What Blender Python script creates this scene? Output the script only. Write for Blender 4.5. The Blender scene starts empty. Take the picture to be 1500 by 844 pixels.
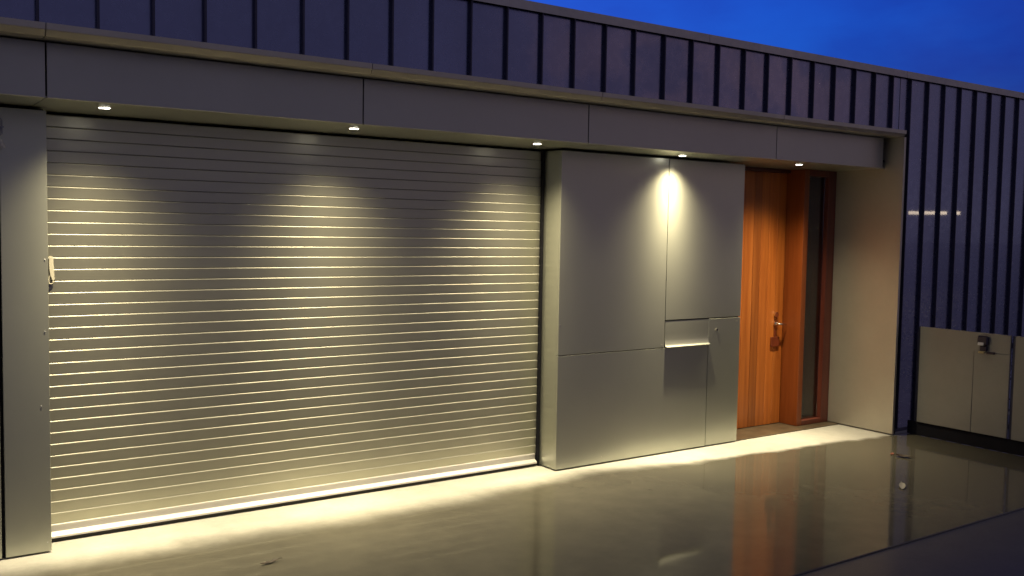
import bpy, bmesh, math, random
from mathutils import Vector, Matrix
random.seed(7)
S = bpy.context.scene
COL = S.collection

# ------------------------------------------------------------------ camera
cam_d = bpy.data.cameras.new('camera'); cam = bpy.data.objects.new('camera', cam_d); COL.objects.link(cam)
YAW, PITCH, ROLL = math.radians(-34.732), math.radians(-3.501), math.radians(0.979)
fwd = Vector((-math.sin(YAW)*math.cos(PITCH), math.cos(YAW)*math.cos(PITCH), math.sin(PITCH)))
rgt = Vector((math.cos(YAW), math.sin(YAW), 0)); upv = rgt.cross(fwd)
r2 = math.cos(ROLL)*rgt + math.sin(ROLL)*upv; u2 = -math.sin(ROLL)*rgt + math.cos(ROLL)*upv
M = Matrix((r2, u2, -fwd)).transposed().to_4x4(); M.translation = Vector((-0.8544, -5.0066, 1.7946))
cam.matrix_world = M
cam_d.sensor_width = 36; cam_d.lens = 36*1393.155/1500
cam_d.clip_start = 0.05; cam_d.clip_end = 2000
S.camera = cam

# ------------------------------------------------------------------ view + world (blue hour)
S.view_settings.view_transform = 'Standard'; S.view_settings.look = 'None'
S.cycles.use_denoising = True
S.view_settings.exposure = 0.0; S.view_settings.gamma = 1.0
W = bpy.data.worlds.new('World'); S.world = W; W.use_nodes = True
nt = W.node_tree; nt.nodes.clear()
def N(t, kind, **kw):
    n = t.nodes.new(kind)
    for k, v in kw.items(): setattr(n, k, v)
    return n
out = N(nt, 'ShaderNodeOutputWorld'); bg = N(nt, 'ShaderNodeBackground')
sky = N(nt, 'ShaderNodeTexSky'); sky.sky_type = 'NISHITA'; sky.sun_disc = False
sky.sun_elevation = math.radians(-1.0); sky.sun_rotation = math.radians(20)
sky.ozone_density = 6.0
tint = N(nt, 'ShaderNodeMix', data_type='RGBA', blend_type='MULTIPLY'); tint.inputs[0].default_value = 1.0
nt.links.new(sky.outputs[0], tint.inputs[6]); tint.inputs[7].default_value = (6.0, 8.6, 12.0, 1)
# a sheet of dull dusk cloud that breaks up towards the clear patch over the roof
tc = N(nt, 'ShaderNodeTexCoord'); mp_g = N(nt, 'ShaderNodeMapping'); mp_g.inputs['Scale'].default_value = (1, 1, 1.8)
nt.links.new(tc.outputs['Generated'], mp_g.inputs['Vector'])
no = N(nt, 'ShaderNodeTexNoise'); no.inputs['Scale'].default_value = 2.3
no.inputs['Detail'].default_value = 5.0; no.inputs['Roughness'].default_value = 0.55
nt.links.new(tc.outputs['Generated'], no.inputs['Vector'])
dot = N(nt, 'ShaderNodeVectorMath', operation='DOT_PRODUCT'); nt.links.new(tc.outputs['Generated'], dot.inputs[0])
dot.inputs[1].default_value = Vector((0.30, 0.92, 0.25)).normalized()
add = N(nt, 'ShaderNodeMath', operation='MULTIPLY_ADD'); nt.links.new(no.outputs[0], add.inputs[0])
add.inputs[1].default_value = -0.7; nt.links.new(dot.outputs['Value'], add.inputs[2])
mr = N(nt, 'ShaderNodeMapRange', interpolation_type='SMOOTHSTEP'); nt.links.new(add.outputs[0], mr.inputs['Value'])
mr.inputs['From Min'].default_value = -0.55; mr.inputs['From Max'].default_value = 0.45
cloud = N(nt, 'ShaderNodeMix', data_type='RGBA')
nt.links.new(no.outputs[0], cloud.inputs[0])
CL = 0.85
cloud.inputs[6].default_value = (0.85*CL, 0.95*CL, 2.0*CL, 1); cloud.inputs[7].default_value = (2.1*CL, 1.8*CL, 2.1*CL, 1)
# last afterglow on broken cloud low over the street
dg = N(nt, 'ShaderNodeVectorMath', operation='DOT_PRODUCT'); nt.links.new(tc.outputs['Generated'], dg.inputs[0])
dg.inputs[1].default_value = Vector((0.70, -0.70, 0.16)).normalized()
ng = N(nt, 'ShaderNodeTexNoise'); ng.inputs['Scale'].default_value = 9.0; ng.inputs['Detail'].default_value = 4.0
nt.links.new(mp_g.outputs[0], ng.inputs['Vector'])
gm = N(nt, 'ShaderNodeMapRange', interpolation_type='SMOOTHSTEP'); nt.links.new(dg.outputs['Value'], gm.inputs['Value'])
gm.inputs['From Min'].default_value = 0.972; gm.inputs['From Max'].default_value = 1.0
gn = N(nt, 'ShaderNodeMapRange', interpolation_type='SMOOTHSTEP'); nt.links.new(ng.outputs[0], gn.inputs['Value'])
gn.inputs['From Min'].default_value = 0.47; gn.inputs['From Max'].default_value = 0.62
gx = N(nt, 'ShaderNodeMath', operation='MULTIPLY'); nt.links.new(gm.outputs[0], gx.inputs[0]); nt.links.new(gn.outputs[0], gx.inputs[1])
cg = N(nt, 'ShaderNodeMix', data_type='RGBA'); nt.links.new(gx.outputs[0], cg.inputs[0])
nt.links.new(cloud.outputs[2], cg.inputs[6]); cg.inputs[7].default_value = (5.0, 3.0, 2.6, 1)
mx = N(nt, 'ShaderNodeMix', data_type='RGBA')
nt.links.new(mr.outputs[0], mx.inputs[0]); nt.links.new(cg.outputs[2], mx.inputs[6]); nt.links.new(tint.outputs[2], mx.inputs[7])
# the clear patch deepens away from the afterglow, with thin uneven veil
no2 = N(nt, 'ShaderNodeTexNoise'); no2.inputs['Scale'].default_value = 5.0; no2.inputs['Detail'].default_value = 6.0
mp2 = N(nt, 'ShaderNodeMapping'); mp2.inputs['Scale'].default_value = (1, 1, 2.6)
nt.links.new(tc.outputs['Generated'], mp2.inputs['Vector']); nt.links.new(mp2.outputs[0], no2.inputs['Vector'])
ma = N(nt, 'ShaderNodeMath', operation='MULTIPLY_ADD'); nt.links.new(no2.outputs[0], ma.inputs[0]); ma.inputs[1].default_value = 0.95
nt.links.new(dot.outputs['Value'], ma.inputs[2])
mr2 = N(nt, 'ShaderNodeMapRange', interpolation_type='SMOOTHSTEP'); nt.links.new(ma.outputs[0], mr2.inputs['Value'])
mr2.inputs['From Min'].default_value = 0.95; mr2.inputs['From Max'].default_value = 1.55
deep = N(nt, 'ShaderNodeMix', data_type='RGBA'); deep.inputs[6].default_value = (0.90, 0.38, 0.60, 1); deep.inputs[7].default_value = (1, 1, 1, 1)
nt.links.new(mr2.outputs[0], deep.inputs[0])
dm = N(nt, 'ShaderNodeMix', data_type='RGBA', blend_type='MULTIPLY'); dm.inputs[0].default_value = 1.0
nt.links.new(tint.outputs[2], dm.inputs[6]); nt.links.new(deep.outputs[2], dm.inputs[7]); nt.links.new(dm.outputs[2], mx.inputs[7])
nt.links.new(mx.outputs[2], bg.inputs['Color']); bg.inputs['Strength'].default_value = 0.1
nt.links.new(bg.outputs[0], out.inputs['Surface'])

# ------------------------------------------------------------------ materials
def principled(name):
    m = bpy.data.materials.new(name); m.use_nodes = True
    t = m.node_tree; return m, t, t.nodes['Principled BSDF']
def coords(t, scale=(1, 1, 1), kind='Object'):
    c = N(t, 'ShaderNodeTexCoord'); mp = N(t, 'ShaderNodeMapping'); mp.inputs['Scale'].default_value = scale
    t.links.new(c.outputs[kind], mp.inputs['Vector']); return mp.outputs[0]
def noise(t, vec, scale, detail=4, rough=.55):
    n = N(t, 'ShaderNodeTexNoise'); n.inputs['Scale'].default_value = scale; n.inputs['Detail'].default_value = detail
    n.inputs['Roughness'].default_value = rough; t.links.new(vec, n.inputs['Vector']); return n.outputs[0]
def ramp(t, fac, stops):
    r = N(t, 'ShaderNodeValToRGB'); e = r.color_ramp.elements
    e[0].position, e[0].color = stops[0][0], (*stops[0][1], 1); e[1].position, e[1].color = stops[-1][0], (*stops[-1][1], 1)
    for p, c in stops[1:-1]:
        k = e.new(p); k.color = (*c, 1)
    t.links.new(fac, r.inputs[0]); return r.outputs[0]
def mapr(t, fac, a, b, c, d, smooth=False):
    n = N(t, 'ShaderNodeMapRange'); n.inputs[1].default_value = a; n.inputs[2].default_value = b
    n.inputs[3].default_value = c; n.inputs[4].default_value = d
    if smooth: n.interpolation_type = 'SMOOTHSTEP'
    t.links.new(fac, n.inputs[0]); return n.outputs[0]
def bump(t, h, strength, dist, bs):
    b = N(t, 'ShaderNodeBump'); b.inputs['Strength'].default_value = strength; b.inputs['Distance'].default_value = dist
    t.links.new(h, b.inputs['Height']); t.links.new(b.outputs[0], bs.inputs['Normal'])

def metal(name, base, rough, metallic, streak=(3, 3, 3), var=.12, rvar=.08, bmp=0.0, bscale=2.5):
    m, t, b = principled(name)
    v = coords(t, streak); n1 = noise(t, v, 1.6, 6, .6)
    lo = tuple(c*(1-var) for c in base); hi = tuple(min(1, c*(1+var)) for c in base)
    t.links.new(ramp(t, n1, [(.3, lo), (.7, hi)]), b.inputs['Base Color'])
    b.inputs['Metallic'].default_value = metallic
    n2 = noise(t, coords(t, (9, 9, 9)), 2.2, 5, .6)
    t.links.new(mapr(t, n2, .3, .7, rough-rvar, rough+rvar), b.inputs['Roughness'])
    if bmp: bump(t, noise(t, coords(t, (1, 1, .6)), bscale, 2, .4), bmp, .02, b)
    return m
MAT = {}
MAT['panel'] = metal('brushed_panel_metal', (.465, .475, .41), .34, .76, (1, 1, 1), .03, .012)
MAT['fascia'] = metal('fascia_metal', (.43, .43, .395), .42, .82, (1, 1, 1), .04, .02)
MAT['jamb'] = metal('jamb_metal', (.52, .49, .42), .5, .75, (1, 1, 1), .06, .05)
MAT['slat'] = metal('shutter_aluminium', (.53, .52, .42), .35, .84, (.6, 1, 1), .05, .025)
MAT['slat_edge'] = metal('dull_slat_edge', (.41, .405, .35), .52, .35, (.8, 1, 1), .08, .04)  # slat lips: rougher and less metallic than the face
MAT['bar'] = metal('bottom_bar_metal', (.74, .72, .70), .45, .6, (1, 1, 1), .04, .04)
MAT['zinc'] = metal('dark_zinc', (.155, .175, .33), .29, .9, (1, 1, .4), .12, .05, .08, 2.0)
zt = MAT['zinc'].node_tree.nodes['Principled BSDF']; zt.inputs['Coat Weight'].default_value = .7; zt.inputs['Coat Roughness'].default_value = .025
MAT['seam'] = metal('shaded_zinc_seam', (.05, .05, .09), .45, .4, (1, 1, .5), .12, .06)  # same zinc as the panels, colour darkened for shade along the ribs
MAT['coping'] = metal('coping_metal', (.38, .37, .37), .42, .85, (1, 1, 1), .1, .06)
MAT['cabinet'] = metal('cabinet_steel', (.25, .245, .235), .5, .5, (1, 1, 1), .06, .05)
MAT['steel'] = metal('polished_steel', (.75, .70, .62), .2, 1.0, (1, 1, 1), .03, .03)
MAT['screw'] = metal('screw_steel', (.7, .66, .6), .3, 1.0, (1, 1, 1), .03, .03)
def plain(name, col, rough=.6, metallic=0.0, spec=.5, var=.15):
    m, t, b = principled(name)
    n1 = noise(t, coords(t), 9, 4)
    t.links.new(ramp(t, n1, [(.3, tuple(c*(1-var) for c in col)), (.7, tuple(c*(1+var) for c in col))]), b.inputs['Base Color'])
    b.inputs['Roughness'].default_value = rough; b.inputs['Metallic'].default_value = metallic
    b.inputs['Specular IOR Level'].default_value = spec
    return m
MAT['black'] = plain('dark_backing', (.010, .010, .014), .8, spec=.12)
MAT['rubber'] = plain('black_rubber', (.015, .014, .013), .7)
MAT['cream'] = plain('cream_plastic', (.50, .47, .39), .45, var=.04)
MAT['bluegrey'] = plain('blue_grey_plastic', (.16, .18, .30), .4, var=.1)
MAT['palegrey'] = plain('pale_grey_plastic', (.6, .6, .62), .4, var=.05)
MAT['lock'] = plain('dark_lock_metal', (.06, .05, .07), .35, .7)
MAT['brass'] = plain('dull_brass', (.5, .42, .25), .35, .9, var=.05)
MAT['leaf'] = plain('dead_leaf', (.030, .013, .005), .6, var=.4)
MAT['redleaf'] = plain('reddish_leaf', (.30, .11, .07), .5, var=.3)
MAT['paleglint'] = plain('pale_glint', (.36, .34, .29), .5, var=.2)  # pale colour for the modelled glint on the wet ground
MAT['plaque'] = plain('dark_wood_block', (.16, .03, .008), .5, var=.2)
MAT['threshold'] = plain('threshold_stone', (.075, .055, .035), .35, var=.3)
MAT['interior'] = plain('dim_interior', (.10, .10, .10), .8, var=.1)
MAT['blind'] = plain('grey_blind', (.40, .46, .50), .8, var=.05)

def wood(name, dark, mid, light, rough=.38):
    m, t, b = principled(name)
    oi = N(t, 'ShaderNodeObjectInfo')
    c = N(t, 'ShaderNodeTexCoord')
    off = N(t, 'ShaderNodeVectorMath', operation='SCALE'); off.inputs['Scale'].default_value = 1.0
    cmb = N(t, 'ShaderNodeCombineXYZ')
    mul = N(t, 'ShaderNodeMath', operation='MULTIPLY'); mul.inputs[1].default_value = 37.0
    t.links.new(oi.outputs['Random'], mul.inputs[0]); t.links.new(mul.outputs[0], cmb.inputs[2]); t.links.new(mul.outputs[0], cmb.inputs[0])
    ad = N(t, 'ShaderNodeVectorMath', operation='ADD'); t.links.new(c.outputs['Object'], ad.inputs[0]); t.links.new(cmb.outputs[0], ad.inputs[1])
    mp = N(t, 'ShaderNodeMapping'); mp.inputs['Scale'].default_value = (22, 22, .9); t.links.new(ad.outputs[0], mp.inputs['Vector'])
    n1 = noise(t, mp.outputs[0], 1.3, 7, .65)
    colr = ramp(t, n1, [(.28, dark), (.5, mid), (.74, light)])
    mixn = N(t, 'ShaderNodeMix', data_type='RGBA', blend_type='MULTIPLY'); mixn.inputs[0].default_value = 1
    tone = N(t, 'ShaderNodeMapRange'); tone.inputs[3].default_value = .55; tone.inputs[4].default_value = 1.02
    t.links.new(oi.outputs['Random'], tone.inputs[0])
    t.links.new(colr, mixn.inputs[6]); t.links.new(tone.outputs[0], mixn.inputs[7])
    t.links.new(mixn.outputs[2], b.inputs['Base Color'])
    t.links.new(mapr(t, n1, .3, .7, rough-.06, rough+.1), b.inputs['Roughness'])
    bump(t, n1, .15, .004, b)
    return m
MAT['wood'] = wood('stained_cedar', (.31, .080, .014), (.43, .122, .019), (.53, .165, .029))
MAT['mullion'] = wood('dark_cedar', (.27, .058, .011), (.36, .085, .015), (.43, .110, .021))
MAT['frame'] = wood('red_cedar_frame', (.10, .022, .014), (.14, .032, .018), (.18, .045, .022))

def glass_mat():
    m, t, b = principled('window_glass')
    b.inputs['Base Color'].default_value = (.85, .9, .9, 1); b.inputs['Transmission Weight'].default_value = 1
    b.inputs['Roughness'].default_value = .04; b.inputs['IOR'].default_value = 1.5
    return m
MAT['glass'] = glass_mat()

def concrete():
    m, t, b = principled('wet_concrete')
    g = N(t, 'ShaderNodeNewGeometry'); sp = N(t, 'ShaderNodeSeparateXYZ'); t.links.new(g.outputs['Position'], sp.inputs[0])
    pos = g.outputs['Position']
    big = noise(t, pos, 1.1, 5, .6); fine = noise(t, pos, 38, 6, .65); mid = noise(t, pos, 6.0, 6, .6); edge = noise(t, pos, 2.1, 7, .6)
    # rain reaches in under the overhang to an uneven line: dry where y is beyond it
    def math(op, a, bb, c=None):
        n = N(t, 'ShaderNodeMath', operation=op)
        for i, q in enumerate((a, bb, c)):
            if q is None: continue
            if isinstance(q, (int, float)): n.inputs[i].default_value = q
            else: t.links.new(q, n.inputs[i])
        return n.outputs[0]
    # the line sits nearer the street towards the door
    xr = mapr(t, sp.outputs[0], 0.0, 8.0, 0.0, 1.0)
    base = ramp(t, xr, [(0.0, (.34,)*3), (.28, (.29,)*3), (.43, (.40,)*3), (.49, (.37,)*3), (.56, (.20,)*3), (.74, (.12,)*3), (.86, (-.02,)*3)])
    d = math('SUBTRACT', sp.outputs[1], base)
    d2 = math('MULTIPLY_ADD', math('SUBTRACT', edge, .5), .26, d)
    hw = mapr(t, sp.outputs[0], 2.6, 5.0, .20, .05)  # wide fade at left paints the lamps' falloff into the dry tone
    dry = mapr(t, math('DIVIDE', d2, hw), -1.0, 1.0, 0.0, 1.0, True)
    dryc = ramp(t, math('MULTIPLY_ADD', fine, .35, math('MULTIPLY', mid, .65)), [(.3, (.33, .325, .30)), (.7, (.43, .42, .39))])
    wetc = ramp(t, math('MULTIPLY_ADD', mid, .5, math('MULTIPLY', big, .5)), [(.3, (.052, .047, .034)), (.7, (.094, .086, .062))])
    mixc = N(t, 'ShaderNodeMix', data_type='RGBA'); t.links.new(dry, mixc.inputs[0]); t.links.new(wetc, mixc.inputs[6]); t.links.new(dryc, mixc.inputs[7])
    t.links.new(mixc.outputs[2], b.inputs['Base Color'])
    b.inputs['Roughness'].default_value = .75; b.inputs['Specular IOR Level'].default_value = .25
    wet = math('SUBTRACT', 1.0, dry)
    t.links.new(wet, b.inputs['Coat Weight']); b.inputs['Coat IOR'].default_value = 1.42
    t.links.new(mapr(t, big, .35, .65, .045, .09), b.inputs['Coat Roughness'])
    bm1 = N(t, 'ShaderNodeBump'); bm1.inputs['Strength'].default_value = .35; bm1.inputs['Distance'].default_value = .002
    t.links.new(fine, bm1.inputs['Height']); t.links.new(bm1.outputs[0], b.inputs['Normal'])
    bm2 = N(t, 'ShaderNodeBump'); bm2.inputs['Strength'].default_value = .05; bm2.inputs['Distance'].default_value = .004
    t.links.new(mid, bm2.inputs['Height']); t.links.new(bm2.outputs[0], b.inputs['Coat Normal'])
    return m
MAT['concrete'] = concrete()
def asphalt():
    m, t, b = principled('damp_asphalt')
    g = N(t, 'ShaderNodeNewGeometry'); pos = g.outputs['Position']
    n1 = noise(t, pos, 90, 5, .7); n2 = noise(t, pos, 1.4, 5, .6)
    t.links.new(ramp(t, n1, [(.3, (.028, .028, .040)), (.72, (.075, .074, .100))]), b.inputs['Base Color'])
    t.links.new(mapr(t, n2, .35, .65, .32, .5), b.inputs['Roughness'])
    bump(t, n1, .6, .006, b)
    b.inputs['Coat Weight'].default_value = .6; b.inputs['Coat Roughness'].default_value = .28; b.inputs['Coat IOR'].default_value = 1.4
    return m
MAT['asphalt'] = asphalt()

def emit(name, col, s):
    m = bpy.data.materials.new(name); m.use_nodes = True; t = m.node_tree; t.nodes.clear()
    o = N(t, 'ShaderNodeOutputMaterial'); e = N(t, 'ShaderNodeEmission'); e.inputs[0].default_value = (*col, 1); e.inputs[1].default_value = s
    t.links.new(e.outputs[0], o.inputs[0]); return m
LAMP_COL = (1.0, .85, .53)
MAT['strip'] = emit('lit_strip', (1.0, .80, .58), 10.0)
MAT['lens'] = emit('lit_lamp_lens', (1.0, .94, .80), 22.0)

# ------------------------------------------------------------------ helpers
def link(name, me, mat, parent=None, loc=(0, 0, 0), label=None, kind=None):
    o = bpy.data.objects.new(name, me); COL.objects.link(o)
    if mat and not me.materials: me.materials.append(mat)
    o.location = loc
    if parent: o.parent = parent
    if label: o['label'] = label
    if kind: o['kind'] = kind
    return o
def mesh_of(bm, name, smooth=False):
    bmesh.ops.recalc_face_normals(bm, faces=bm.faces)
    me = bpy.data.meshes.new(name); bm.to_mesh(me); bm.free()
    if smooth:
        for p in me.polygons: p.use_smooth = True
        me.set_sharp_from_angle(angle=math.radians(smooth if smooth > 1 else 40))
    return me
def add_box(bm, x0, x1, y0, y1, z0, z1, bev=0.0):
    vs = [bm.verts.new((x, y, z)) for x in (x0, x1) for y in (y0, y1) for z in (z0, z1)]
    q = [(0, 1, 3, 2), (4, 6, 7, 5), (0, 4, 5, 1), (2, 3, 7, 6), (0, 2, 6, 4), (1, 5, 7, 3)]
    fs = [bm.faces.new([vs[i] for i in f]) for f in q]
    if bev:
        es = list({e for f in fs for e in f.edges})
        bmesh.ops.bevel(bm, geom=es, offset=bev, segments=1, affect='EDGES')
def box(name, x0, x1, y0, y1, z0, z1, mat, parent=None, bev=0.0015, **kw):
    bm = bmesh.new(); add_box(bm, x0, x1, y0, y1, z0, z1, bev)
    return link(name, mesh_of(bm, name), MAT[mat] if isinstance(mat, str) else mat, parent, **kw)
def prism(bm, pts, axis, a, b):
    """extrude a closed 2-D outline along an axis: axis x -> pts (y,z); y -> pts (x,z); z -> pts (x,y)"""
    def P(p, s):
        return {'x': (s, p[0], p[1]), 'y': (p[0], s, p[1]), 'z': (p[0], p[1], s)}[axis]
    v0 = [bm.verts.new(P(p, a)) for p in pts]; v1 = [bm.verts.new(P(p, b)) for p in pts]
    n = len(pts)
    bm.faces.new(v0); bm.faces.new(v1[::-1])
    for i in range(n): bm.faces.new((v0[i], v0[(i+1) % n], v1[(i+1) % n], v1[i]))
def prism_obj(name, pts, axis, a, b, mat, parent=None, bev=0.0, **kw):
    bm = bmesh.new(); prism(bm, pts, axis, a, b)
    if bev: bmesh.ops.bevel(bm, geom=list(bm.edges), offset=bev, segments=1, affect='EDGES')
    return link(name, mesh_of(bm, name), MAT[mat], parent, **kw)
def add_cyl(bm, c, axis, r0, r1, h, n=16):
    rot = {'z': Matrix.Identity(4), 'y': Matrix.Rotation(math.pi/2, 4, 'X'), 'x': Matrix.Rotation(math.pi/2, 4, 'Y')}[axis]
    bmesh.ops.create_cone(bm, cap_ends=True, segments=n, radius1=r0, radius2=r1, depth=h, matrix=Matrix.Translation(c) @ rot)
def cyl(name, c, axis, r0, r1, h, mat, parent=None, n=16, **kw):
    bm = bmesh.new(); add_cyl(bm, c, axis, r0, r1, h, n)
    return link(name, mesh_of(bm, name), MAT[mat], parent, **kw)
def add_tube(bm, pts, r, n=8):
    rings = []
    for i, p in enumerate(pts):
        p = Vector(p); a = Vector(pts[max(i-1, 0)]); b = Vector(pts[min(i+1, len(pts)-1)]); t = (b-a).normalized()
        u = t.cross(Vector((0, 0, 1)) if abs(t.z) < .9 else Vector((1, 0, 0))).normalized(); w = t.cross(u)
        rr = r[i] if isinstance(r, (list, tuple)) else r
        rings.append([bm.verts.new(p + rr*(math.cos(2*math.pi*k/n)*u + math.sin(2*math.pi*k/n)*w)) for k in range(n)])
    for a, b in zip(rings, rings[1:]):
        for k in range(n): bm.faces.new((a[k], a[(k+1) % n], b[(k+1) % n], b[k]))
    bm.faces.new(rings[0]); bm.faces.new(rings[-1][::-1])
def tube(name, pts, r, mat, parent=None, n=8, **kw):
    bm = bmesh.new(); add_tube(bm, pts, r, n)
    return link(name, mesh_of(bm, name, True), MAT[mat], parent, **kw)
def thing(name, label, cat, loc=(0, 0, 0), group=None):
    o = bpy.data.objects.new(name, None); COL.objects.link(o); o.location = loc
    o.empty_display_size = .2
    o['label'] = label; o['category'] = cat
    if group: o['group'] = group
    return o

# ------------------------------------------------------------------ dimensions (metres)
H = 2.40            # soffit
YF, YB, YS, YP, YW = .157, .547, .772, .577, .085   # fascia, cabinet box, shutter, pier, seam-wall panels
XJ = 6.815          # inner face of the end jamb
XB1, XB2 = 3.42, 5.381
ZCT, ZCB = 2.734, 2.674
ZP = 3.266
XL, XR = -3.2, 10.4

# ------------------------------------------------------------------ ground
bm = bmesh.new()
for f in [((-300, -300), (300, -300), (300, 300), (-300, 300))]:
    bm.faces.new([bm.verts.new((x, y, -.010)) for x, y in f])
link('road', mesh_of(bm, 'road'), MAT['asphalt'], kind='structure')
box('pavement', -9, 15, -1.826, 1.25, -.2, 0, 'concrete', None, .004, kind='structure')

# ------------------------------------------------------------------ the building
B = thing('garage_building', 'low metal-clad garage building with lit roller shutter and wooden entrance door', 'building')
# roof and solid core behind the openings
box('roof', XL, XR, .2, 7.0, 3.10, 3.16, 'black', B)
bm = bmesh.new(); add_box(bm, XL, XR, 1.3, 6.9, 0.002, 3.09); add_box(bm, XL, 5.36, .95, 1.298, .002, 2.95); add_box(bm, 6.86, XR, .30, 1.298, .002, 3.09)
link('inner_wall', mesh_of(bm, 'inner_wall'), MAT['interior'], B)

# clad wall: panels between standing seams
seams = [.161, .424, .686, .956, 1.227, 1.496, 1.78, 2.052, 2.325, 2.596, 2.872, 3.139, 3.413, 3.679, 3.965, 4.243, 4.522, 4.804, 5.072,
         5.348, 5.628, 5.902, 6.178, 6.455, 6.715, 6.985, 7.262, 7.523, 7.795, 8.062, 8.325, 8.582, 8.845]
while seams[0] > XL+.3: seams.insert(0, seams[0]-.2700)
while seams[-1] < XR-.3: seams.append(seams[-1]+.2650)
clad = box('clad_wall', XL, XR, YW+.03, YW+.06, 2.72, 3.2, 'black', B)
def pan(x0, x1, z0, z1):
    """a slightly dished metal tray"""
    bm = bmesh.new(); n = 6; bow = random.uniform(.0002, .0009); sl = random.uniform(-.0016, .0016)
    rows = []
    for z in (z0, z1):
        rows.append([bm.verts.new((x0+(x1-x0)*i/n, YW - bow*(1-(2*i/n-1)**2) + sl*(i/n-.5), z)) for i in range(n+1)])
    back = [[bm.verts.new((x, YW+.028, z)) for x in (x0, x1)] for z in (z0, z1)]
    for i in range(n): bm.faces.new((rows[0][i], rows[0][i+1], rows[1][i+1], rows[1][i]))
    bm.faces.new((back[0][0], back[1][0], back[1][1], back[0][1]))
    bm.faces.new((rows[0][0], rows[1][0], back[1][0], back[0][0])); bm.faces.new((rows[0][n], back[0][1], back[1][1], rows[1][n]))
    bm.faces.new(rows[0][::-1] + back[0]); bm.faces.new(rows[1] + back[1][::-1])
    return mesh_of(bm, 'wall_panel', 30)
edges = [XL] + seams + [XR]
SW = .0052
for a, b in zip(edges, edges[1:]):
    segs = [(a, b)]
    if a < XJ+.032 < b: segs = [(a, XJ+.030), (XJ+.034, b)]
    for a2, b2 in segs:
        low = a2 > XJ+.03
        link('wall_panel', pan(a2+SW*.5, b2-SW*.5, .03 if low else 2.742, 3.208), MAT['zinc'], clad)
def seam_mesh(z0, z1):
    bm = bmesh.new(); add_box(bm, -SW, SW, YW-.022, YW+.02, z0, z1, .002)
    add_box(bm, -SW-.003, SW*.2, YW-.026, YW-.0225, z0, z1)
    return mesh_of(bm, 'standing_seam')
sm_hi, sm_lo = seam_mesh(2.742, 3.206), seam_mesh(.03, 3.206)
for x in seams:
    link('standing_seam', sm_lo if x > XJ+.03 else sm_hi, MAT['seam'], clad, loc=(x, 0, 0))
box('base_trim', XJ+.034, XR, YW-.004, YW+.03, .0, .028, 'seam', clad)
# parapet coping in lengths
cop = None
xs = [XL, -.6, 1.9, 4.4, 6.9, XR]
coping = box('coping', XL, XR, .10, .32, 3.20, 3.24, 'black', B)
for a, b in zip(xs, xs[1:]):
    prism_obj('coping_length', [(.052, 3.206), (.058, 3.206), (.062, 3.258), (.36, 3.25), (.36, 3.256), (.056, ZP)], 'x', a+.0015, b-.0015, 'coping', coping)

# projecting portal frame: cap lengths and end jamb
portal = thing_part = link('portal_frame', None, None, B) if False else None
bm = bmesh.new(); add_box(bm, XL, XJ, .102, .30, ZCB+.012, ZCT-.008); portal = link('portal_frame', mesh_of(bm, 'portal_frame'), MAT['black'], B)
capx = [XL, -1.79, -.085, 1.617, 3.337, 5.20, XJ+.028]
for i, (a, b) in enumerate(zip(capx, capx[1:])):
    g = .0018
    prof = [(0, ZCB+.028), (.022, ZCB), (.10, ZCB), (.10, ZCT-.004), (0, ZCT)]
    prism_obj('cap_length', prof, 'x', a+g, b-(g if i < len(capx)-2 else 0), 'jamb', portal, .0012)
box('cap_soffit', XL, XJ-.001, .1005, .30, ZCB+.0, ZCB+.010, 'fascia', portal, .0)
box('end_jamb', XJ, XJ+.028, 0, .72, .012, ZCB-.0015, 'jamb', portal, .0015)
box('jamb_return', XJ+.0285, XJ+.046, .0, .10, .012, ZCT-.002, 'black', portal, .001)
# fascia panels
fb = bmesh.new(); add_box(fb, XL, 6.70, YF+.024, YF+.05, H+.01, ZCB-.004); fascia = link('fascia', mesh_of(fb, 'fascia'), MAT['black'], B)
fx = [XL, -1.78, -.063, 1.636, 3.347, 5.306, 6.745]
for i, (a, b) in enumerate(zip(fx, fx[1:])):
    dy = random.uniform(-.001, .001)
    box('fascia_panel', a+.004, b-.004, YF+dy, YF+.022, H, ZCB-.006, 'fascia', fascia, .0012)
# soffit sheets, cut where the lights are recessed
soff = box('soffit', XL, XJ-.002, YF+.03, .90, H+.06, H+.08, 'black', B)
sx = [XL, -1.78, -.066, 1.636, 3.347, 5.306, XJ-.002]
for a, b in zip(sx, sx[1:]):
    box('soffit_panel', a+.0015, b-.0015, YF+.0235, .90, H, H+.012, 'panel', soff, .001)

# end pier on the left and its neighbour
for (a, b, lab) in ((-.222, 0, None), (-1.7, -.240, None), (XL, -1.715, None)):
    pr = box('pier_panel', a, b, YP, YP+.022, .010, H-.018, 'panel', B, .0015)
    if a == -.222:
        pr['label'] = 'narrow metal pier panel at the left end of the shutter'
        for (sx_, sz) in ((-.016, 1.595), (-.042, .808), (-.02, .06), (-.02, 1.21)):
            cyl('screw', (sx_, YP-.0015, sz), 'y', .003, .003, .003, 'palegrey', pr, 10)
box('pier_backing', XL, -.012, YP+.024, .94, .005, H-.01, 'black', B)

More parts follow.
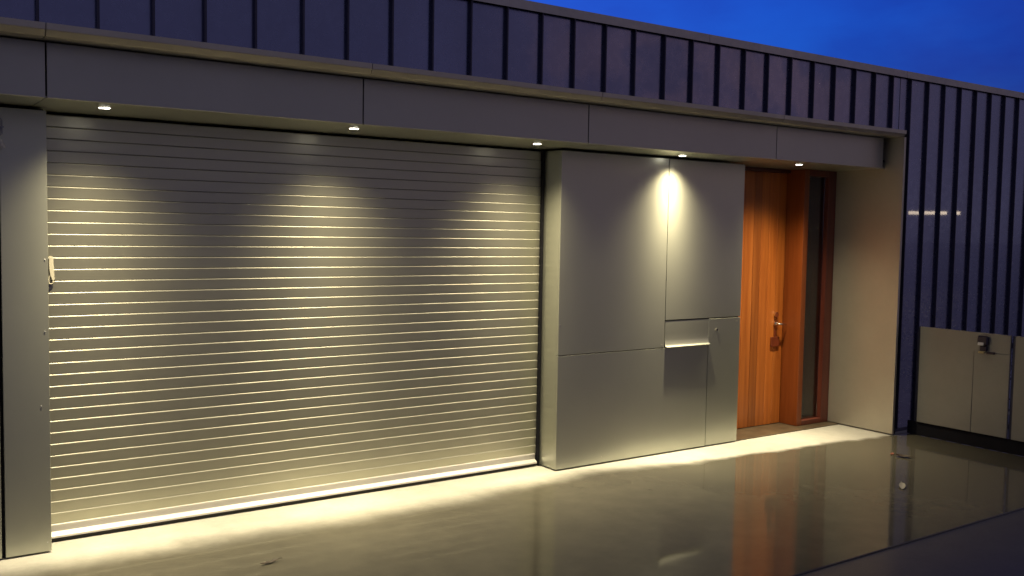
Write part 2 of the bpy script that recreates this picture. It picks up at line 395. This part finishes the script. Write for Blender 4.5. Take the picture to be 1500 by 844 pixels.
# ------------------------------------------------------------------ roller shutter
PITCH = .0654
sh = box('roller_shutter', -.02, XB1-.004, YS+.03, YS+.06, .02, H-.004, 'black', B)
sh['label'] = 'wide closed roller shutter of narrow aluminium slats'
bm = bmesh.new()
prof = [(.0026, 0), (.0003, .0578), (.0009, .0596), (.0018, .0612), (.0032, .0627), (.0105, .0631), (.024, .0631), (.024, 0)]
prism(bm, prof, 'x', -.012, XB1-.022)
sl_me = mesh_of(bm, 'slat', 8)
sl_me.materials.append(MAT['slat']); sl_me.materials.append(MAT['slat_edge'])
for p in sl_me.polygons:
    if p.normal.z > .2 and p.normal.y < -.3: p.material_index = 1
z = .159 - PITCH + .003
k = 0
while z < H-.02:
    o = link('slat', sl_me, MAT['slat'], sh, loc=(0, YS + random.uniform(-.0003, .0003), z))
    o.rotation_euler.x = random.uniform(-.003, .003); z += PITCH; k += 1
bar = prism_obj('bottom_bar', [(.0, .096), (-.004, .094), (-.004, .087), (.001, .085), (.001, .052), (-.030, .036), (-.030, .024), (.02, .024), (.02, .096)], 'x', .006, XB1-.03, 'bar', sh, .001)
box('rubber_seal', .008, XB1-.032, YS-.024, YS+.015, .006, .0235, 'rubber', bar, .001)
bar.location.y = YS
for c in bar.children: c.location.y = -YS
box('guide_rail', XB1-.018, XB1-.010, YS-.030, YS+.03, .004, H-.004, 'black', sh, .001)
# pale pull bracket at the left edge
pb = [(.030, 1.603), (.052, 1.603), (.058, 1.477), (.053, 1.468), (.045, 1.474), (.037, 1.50), (.031, 1.53)]
pu = prism_obj('pull_bracket', pb, 'y', YS-.020, YS-.006, 'cream', sh, .002)
tube('loop', [(.032+q, YS-.013, zz) for q, zz in ((0, 1.50), (-.003, 1.475), (0, 1.455), (.010, 1.452), (.020, 1.460), (.026, 1.468))], .003, 'cream', pu)

# ------------------------------------------------------------------ clad cupboard box beside the door
bx = box('panelled_box', XB1+.021, XB2-.003, YB+.021, .94, .004, H-.014, 'black', B)
bx['label'] = 'projecting box clad in flush metal panels beside the door'
G = .0034
XM, XN = 4.4995, 4.9975      # joints
ZA, ZB_ = .868, 1.088
box('box_panel', XB1, XM-G, YB, YB+.02, ZA+G, H-.020, 'panel', bx, .0012, label='large upper left metal panel')
box('box_panel', XM+G, XB2, YB+.0012, YB+.02, ZB_+G, H-.020, 'panel', bx, .0012, label='upper right metal panel')
box('box_panel', XB1, XN-G, YB+.0006, YB+.02, .012, ZA-G, 'panel', bx, .0012, label='wide lower left metal panel')
dp = box('box_panel', XN+G, XB2, YB+.0015, YB+.02, .012, ZB_-G-.004, 'panel', bx, .0012, label='narrow metal door panel with small keyhole')
cyl('keyhole', (5.094, YB-.003, .987), 'y', .008, .010, .010, 'steel', dp, 14)
cyl('screw', (5.345, YB, 1.045), 'y', .005, .005, .005, 'screw', dp, 10)
cyl('screw', (4.47, YB-.001, .89), 'y', .0045, .0045, .004, 'screw', bx, 10)
cyl('screw', (3.435, YB-.001, 1.1), 'y', .0035, .0035, .004, 'screw', bx, 10)
cyl('screw', (3.86, YB-.001, .06), 'y', .0035, .0035, .004, 'screw', bx, 10)
box('return_panel', XB1, XB1+.019, YB+.0215, YS+.002, .012, H-.016, 'panel', bx, .001)
box('side_panel', XB2-.02, XB2-.0005, YB+.0215, .93, .012, H-.016, 'panel', bx, .001)
# mail flap: sheet whose foot curves out into a shelf
pts = [(YB+.003, ZB_-.0055), (YB+.003, .98), (YB+.004, .93), (YB+.001, .897), (YB-.004, .883), (YB-.012, .8765), (YB-.026, .873),
       (YB-.026, .8685), (YB-.010, .871), (YB-.000, .877), (YB+.006, .892), (YB+.010, .93), (YB+.012, ZB_-.0055)]
bm = bmesh.new(); prism(bm, pts, 'x', XM+.004, XN+.004)
link('mail_flap', mesh_of(bm, 'mail_flap', 50), MAT['panel'], bx, label='letter flap curving out into a brightly lit lip')

# ------------------------------------------------------------------ entrance: door, sidelight, threshold
YD = .885
box('threshold', XB2-.0, XJ-.002, YB+.02, 1.29, .001, .007, 'threshold', B, .001)
door = box('entrance_door', XB2-.1, 6.346, YD+.012, YD+.05, .009, 2.362, 'plaque', B)
door['label'] = 'tall orange stained wooden entrance door of vertical boards'
db = [5.30, 5.415, 5.545, 5.66, 5.775, 5.905, 6.005, 6.12, 6.225, 6.344]
for a, b in zip(db, db[1:]):
    box('door_board', a+.001, b-.001, YD+random.uniform(-.001, .001), YD+.011, .012, 2.362, 'wood', door, .0025)
box('door_head', XB2-.0, 6.42, YD-.03, YD+.06, 2.366, H-.004, 'frame', B, .002)
hx = 6.235
cyl('deadbolt', (hx, YD-.010, 1.045), 'y', .024, .026, .02, 'steel', door, 20)
hd = cyl('door_handle', (hx, YD-.009, .962), 'y', .026, .028, .016, 'steel', door, 20)
tube('lever', [(hx, YD-.016, .962), (hx, YD-.045, .962), (hx+.012, YD-.056, .960), (hx+.06, YD-.058, .955), (hx+.095, YD-.054, .951)], [.010, .009, .009, .008, .007], 'steel', hd, 10)
box('strap', hx-.012, hx+.010, YD-.010, YD-.0012, .836, .899, 'plaque', door, .001)
box('wood_block', hx-.06, hx+.055, YD-.014, YD-.001, .745, .835, 'plaque', door, .002)
# sidelight
sl = box('sidelight', 6.352, 6.42, .69, YD+.06, .009, H-.004, 'mullion', B, .003)
sl['label'] = 'narrow glazed sidelight in a deep wooden frame right of the door'
box('post', 6.70, XJ-.003, .69, YD+.06, .009, H-.004, 'frame', sl, .003)
box('sill', 6.4205, 6.6995, .69, YD+.06, .009, .055, 'frame', sl, .003)
box('head', 6.4205, 6.6995, .69, YD+.06, H-.06, H-.004, 'frame', sl, .003)
box('glass_pane', 6.4205, 6.6995, .735, .743, .0555, H-.0605, 'glass', sl, 0)
box('blind', 6.40, 6.76, 1.10, 1.105, .03, 2.36, 'blind', B, 0)

# ------------------------------------------------------------------ low gate at the right
XC = 7.027
cab = thing('side_gate', 'low pale steel gate standing at right angles to the dark clad wall', 'gate', (XC, -.1, 0))
def cbox(name, *a, **kw):
    x0, x1, y0, y1, z0, z1, mat, par, bev = a
    return box(name, x0-XC, x1-XC, y0+.1, y1+.1, z0, z1, mat, par, bev, **kw)
d1 = prism_obj('gate_leaf', [(.0, .125), (-.602+.1, .125), (-.602+.1, .828), (-.914+.1, .828), (-.914+.1, .989), (.0, .989)], 'x', 0, .02, 'cabinet', cab, .0015)
cbox('gate_leaf', XC+.001, XC+.02, -.914, -.6055, .125, .8255, 'cabinet', cab, .0015)
cbox('gate_leaf', XC-.001, XC+.02, -1.80, -.955, .125, .989, 'cabinet', cab, .0015)
for y0 in (-.085, -.945, -1.80):
    cbox('gate_post', XC+.022, XC+.072, y0-.025, y0+.025, 0, .985, 'seam', cab, .003)
cbox('gap_dark_sheet', XC+.016, XC+.0215, -1.80, .0, .003, .122, 'black', cab, .001)  # black sheet added to keep the gap under the gate dark
for z0 in (.20, .88):
    cbox('rail', XC+.0215, XC+.060, -.918, -.112, z0, z0+.045, 'seam', cab, .002)
    cbox('rail', XC+.0215, XC+.060, -1.773, -.972, z0, z0+.045, 'seam', cab, .002)
lk = cbox('latch', XC-.035, XC-.001, -.735, -.645, .885, .965, 'lock', cab, .010, label='dark latch box near the top of the gate')
cbox('latch_face', XC-.040, XC-.0355, -.705, -.655, .885, .91, 'palegrey', lk, .0012)
cbox('latch_body', XC-.028, XC-.001, -.725, -.665, .835, .880, 'lock', lk, .006)
cbox('lever', XC-.05, XC-.029, -.72, -.665, .818, .836, 'brass', lk, .004)
cbox('lever_arm', XC-.02, XC-.001, -.79, -.721, .815, .833, 'lock', lk, .004)

# ------------------------------------------------------------------ small fixture at the far left edge of the pier
sf = thing('wall_sensor', 'small blue grey wall fixture with pale angled arm on the left pier', 'wall fixture', (-.222, YP, 2.2))
bm = bmesh.new(); add_box(bm, -.05, .010, -.06, -.001, .03, .125, .012); add_box(bm, -.055, .014, -.062, -.055, .072, .080)
link('housing', mesh_of(bm, 'housing'), MAT['bluegrey'], sf)
tube('arm', [(-.03, -.04, .03), (-.012, -.052, .015), (.008, -.058, -.02), (.012, -.056, -.03)], [.010, .012, .012, .010], 'palegrey', sf)

# ------------------------------------------------------------------ recessed downlights
lights = [(.248, .375, 'recessed round downlight above the left end of the shutter', 1.0),
          (1.687, .39, 'recessed round downlight above the middle of the shutter', 1.0),
          (3.102, .42, 'recessed round downlight above the shutter just left of the panelled box', .9),
          (4.514, .42, 'recessed round downlight above the metal panelled box', 1.15),
          (5.878, .385, 'recessed round downlight above the wooden entrance door', .9)]
bm = bmesh.new()
n = 24
def ring(r, z): return [bm.verts.new((r*math.cos(2*math.pi*i/n), r*math.sin(2*math.pi*i/n), z)) for i in range(n)]
rs = [ring(.036, .0), ring(.035, -.002), ring(.029, -.0025), ring(.026, .0005)]
for a, b in zip(rs, rs[1:]):
    for i in range(n): bm.faces.new((a[i], a[(i+1) % n], b[(i+1) % n], b[i]))
trim_me = mesh_of(bm, 'trim_ring', True)
bm = bmesh.new(); bmesh.ops.create_circle(bm, cap_ends=True, segments=24, radius=.027, matrix=Matrix.Translation((0, 0, -.0035)))
lens_me = bpy.data.meshes.new('lens'); bm.to_mesh(lens_me); bm.free()
def lamp(name, parent, power):
    """a reflector lamp: tight core in a wide soft skirt, set as an angular profile"""
    d = bpy.data.lights.new(name, 'SPOT'); d.spot_size = math.radians(150); d.spot_blend = .5; d.energy = power
    d.color = LAMP_COL; d.shadow_soft_size = .022; d.use_nodes = True
    t = d.node_tree; em = t.nodes['Emission']
    c = N(t, 'ShaderNodeTexCoord'); sp = N(t, 'ShaderNodeSeparateXYZ'); t.links.new(c.outputs['Normal'], sp.inputs[0])
    def m(op, a, b=None):
        n = N(t, 'ShaderNodeMath', operation=op)
        for i, q in enumerate((a, b)):
            if q is None: continue
            if isinstance(q, (int, float)): n.inputs[i].default_value = q
            else: t.links.new(q, n.inputs[i])
        return n.outputs[0]
    ang = m('ARCCOSINE', m('ABSOLUTE', sp.outputs[2]))
    def lobe(width, amp, pw_=2.0):
        return m('MULTIPLY', m('EXPONENT', m('MULTIPLY', m('POWER', m('DIVIDE', ang, math.radians(width)), pw_), -1.0)), amp)
    t.links.new(m('ADD', lobe(CORE_W, CORE), lobe(SKIRT_W, SKIRT, 5.0)), em.inputs['Strength'])
    o = bpy.data.objects.new(name, d); COL.objects.link(o); o.parent = parent; o.location = (0, 0, -.012)
    return o
CORE_W, CORE, SKIRT_W, SKIRT = 18, 1.08, 43, .19
for x, y, lab, pw in lights:
    t = thing('downlight', lab, 'downlight', (x, y, H), 'downlights recessed in the soffit')
    link('trim_ring', trim_me, MAT['bar'], t); link('lens', lens_me, MAT['lens'], t)
    lamp('beam', t, 570*pw)

# ------------------------------------------------------------------ leaves and a modelled glint on the wet concrete
def leaf(name, loc, L, wid, rot, mat, label, curl=.25, seed=0):
    rnd = random.Random(seed); bm = bmesh.new(); n = 10; rows = []
    for i in range(n+1):
        s = i/n; w = wid*math.sin(math.pi*min(1, s*.97+.02))**.8*(1+rnd.uniform(-.18, .18)); x = (s-.5)*L
        zc = curl*L*(.5*(2*s-1)**2)*.6 + .002 + rnd.uniform(0, .003)
        rows.append([bm.verts.new((x, -w, zc+.35*w*rnd.uniform(.6, 1.2))), bm.verts.new((x, 0, zc)), bm.verts.new((x, w, zc+.5*w*rnd.uniform(.6, 1.2)))])
    for a, b in zip(rows, rows[1:]):
        for k in range(2): bm.faces.new((a[k], b[k], b[k+1], a[k+1]))
    r = bmesh.ops.extrude_face_region(bm, geom=list(bm.faces))
    for v in [g for g in r['geom'] if isinstance(g, bmesh.types.BMVert)]: v.co.z -= .0012
    add_tube(bm, [(L*.48, 0, .004+curl*L*.28), (L*.62, .004, .003+curl*L*.2), (L*.74, .012, .004)], [.0016, .0014, .001], 6)
    o = link(name, mesh_of(bm, name, True), MAT[mat]); o.location = loc; o.rotation_euler = (0, 0, rot)
    o['label'] = label; o['category'] = 'leaf'
    return o
leaf('fallen_leaf_or_glint', (.935, -.205, 0), .115, .012, .20, 'leaf', 'thin curled brown leaf lying on the wet concrete before the shutter', .3, 3)
leaf('fallen_leaf_or_glint', (6.14, -.55, 0), .13, .032, -1.2, 'leaf', 'dark curled leaf on wet concrete in front of the end jamb', .35, 5)
leaf('fallen_leaf_or_glint', (6.15, -.44, 0), .07, .014, .3, 'redleaf', 'small reddish leaf lying beside the dark curled leaf', .2, 8)
leaf('fallen_leaf_or_glint', (5.31, -1.08, 0), .19, .024, .567, 'paleglint', 'pale elongated glint modelled as a thin sheet on dark wet concrete in front of the low gate', .02, 11)  # leaf-shaped sheet stands in for a reflected glint, turned towards the camera

# ------------------------------------------------------------------ lit lamp across the road, mirrored in the clad wall
LX, LY, LZ = 33.7, -16.2, 2.72
sl_ = thing('street_lamp', 'lit strip lamp on a post across the road, mirrored in the dark seam wall', 'street lamp', (LX, LY, 0))
sl_.rotation_euler.z = math.atan2(8.22, 5.09)
cyl('post', (0, -.05, 1.35), 'z', .05, .04, 2.72, 'seam', sl_, 12)
box('lamp_head', -.9, .9, -.10, .02, LZ-.06, LZ+.12, 'seam', sl_, .01)
box('lamp_tube', -.86, .86, .0205, .06, LZ-.05, LZ+.07, MAT['strip'], sl_, .01)
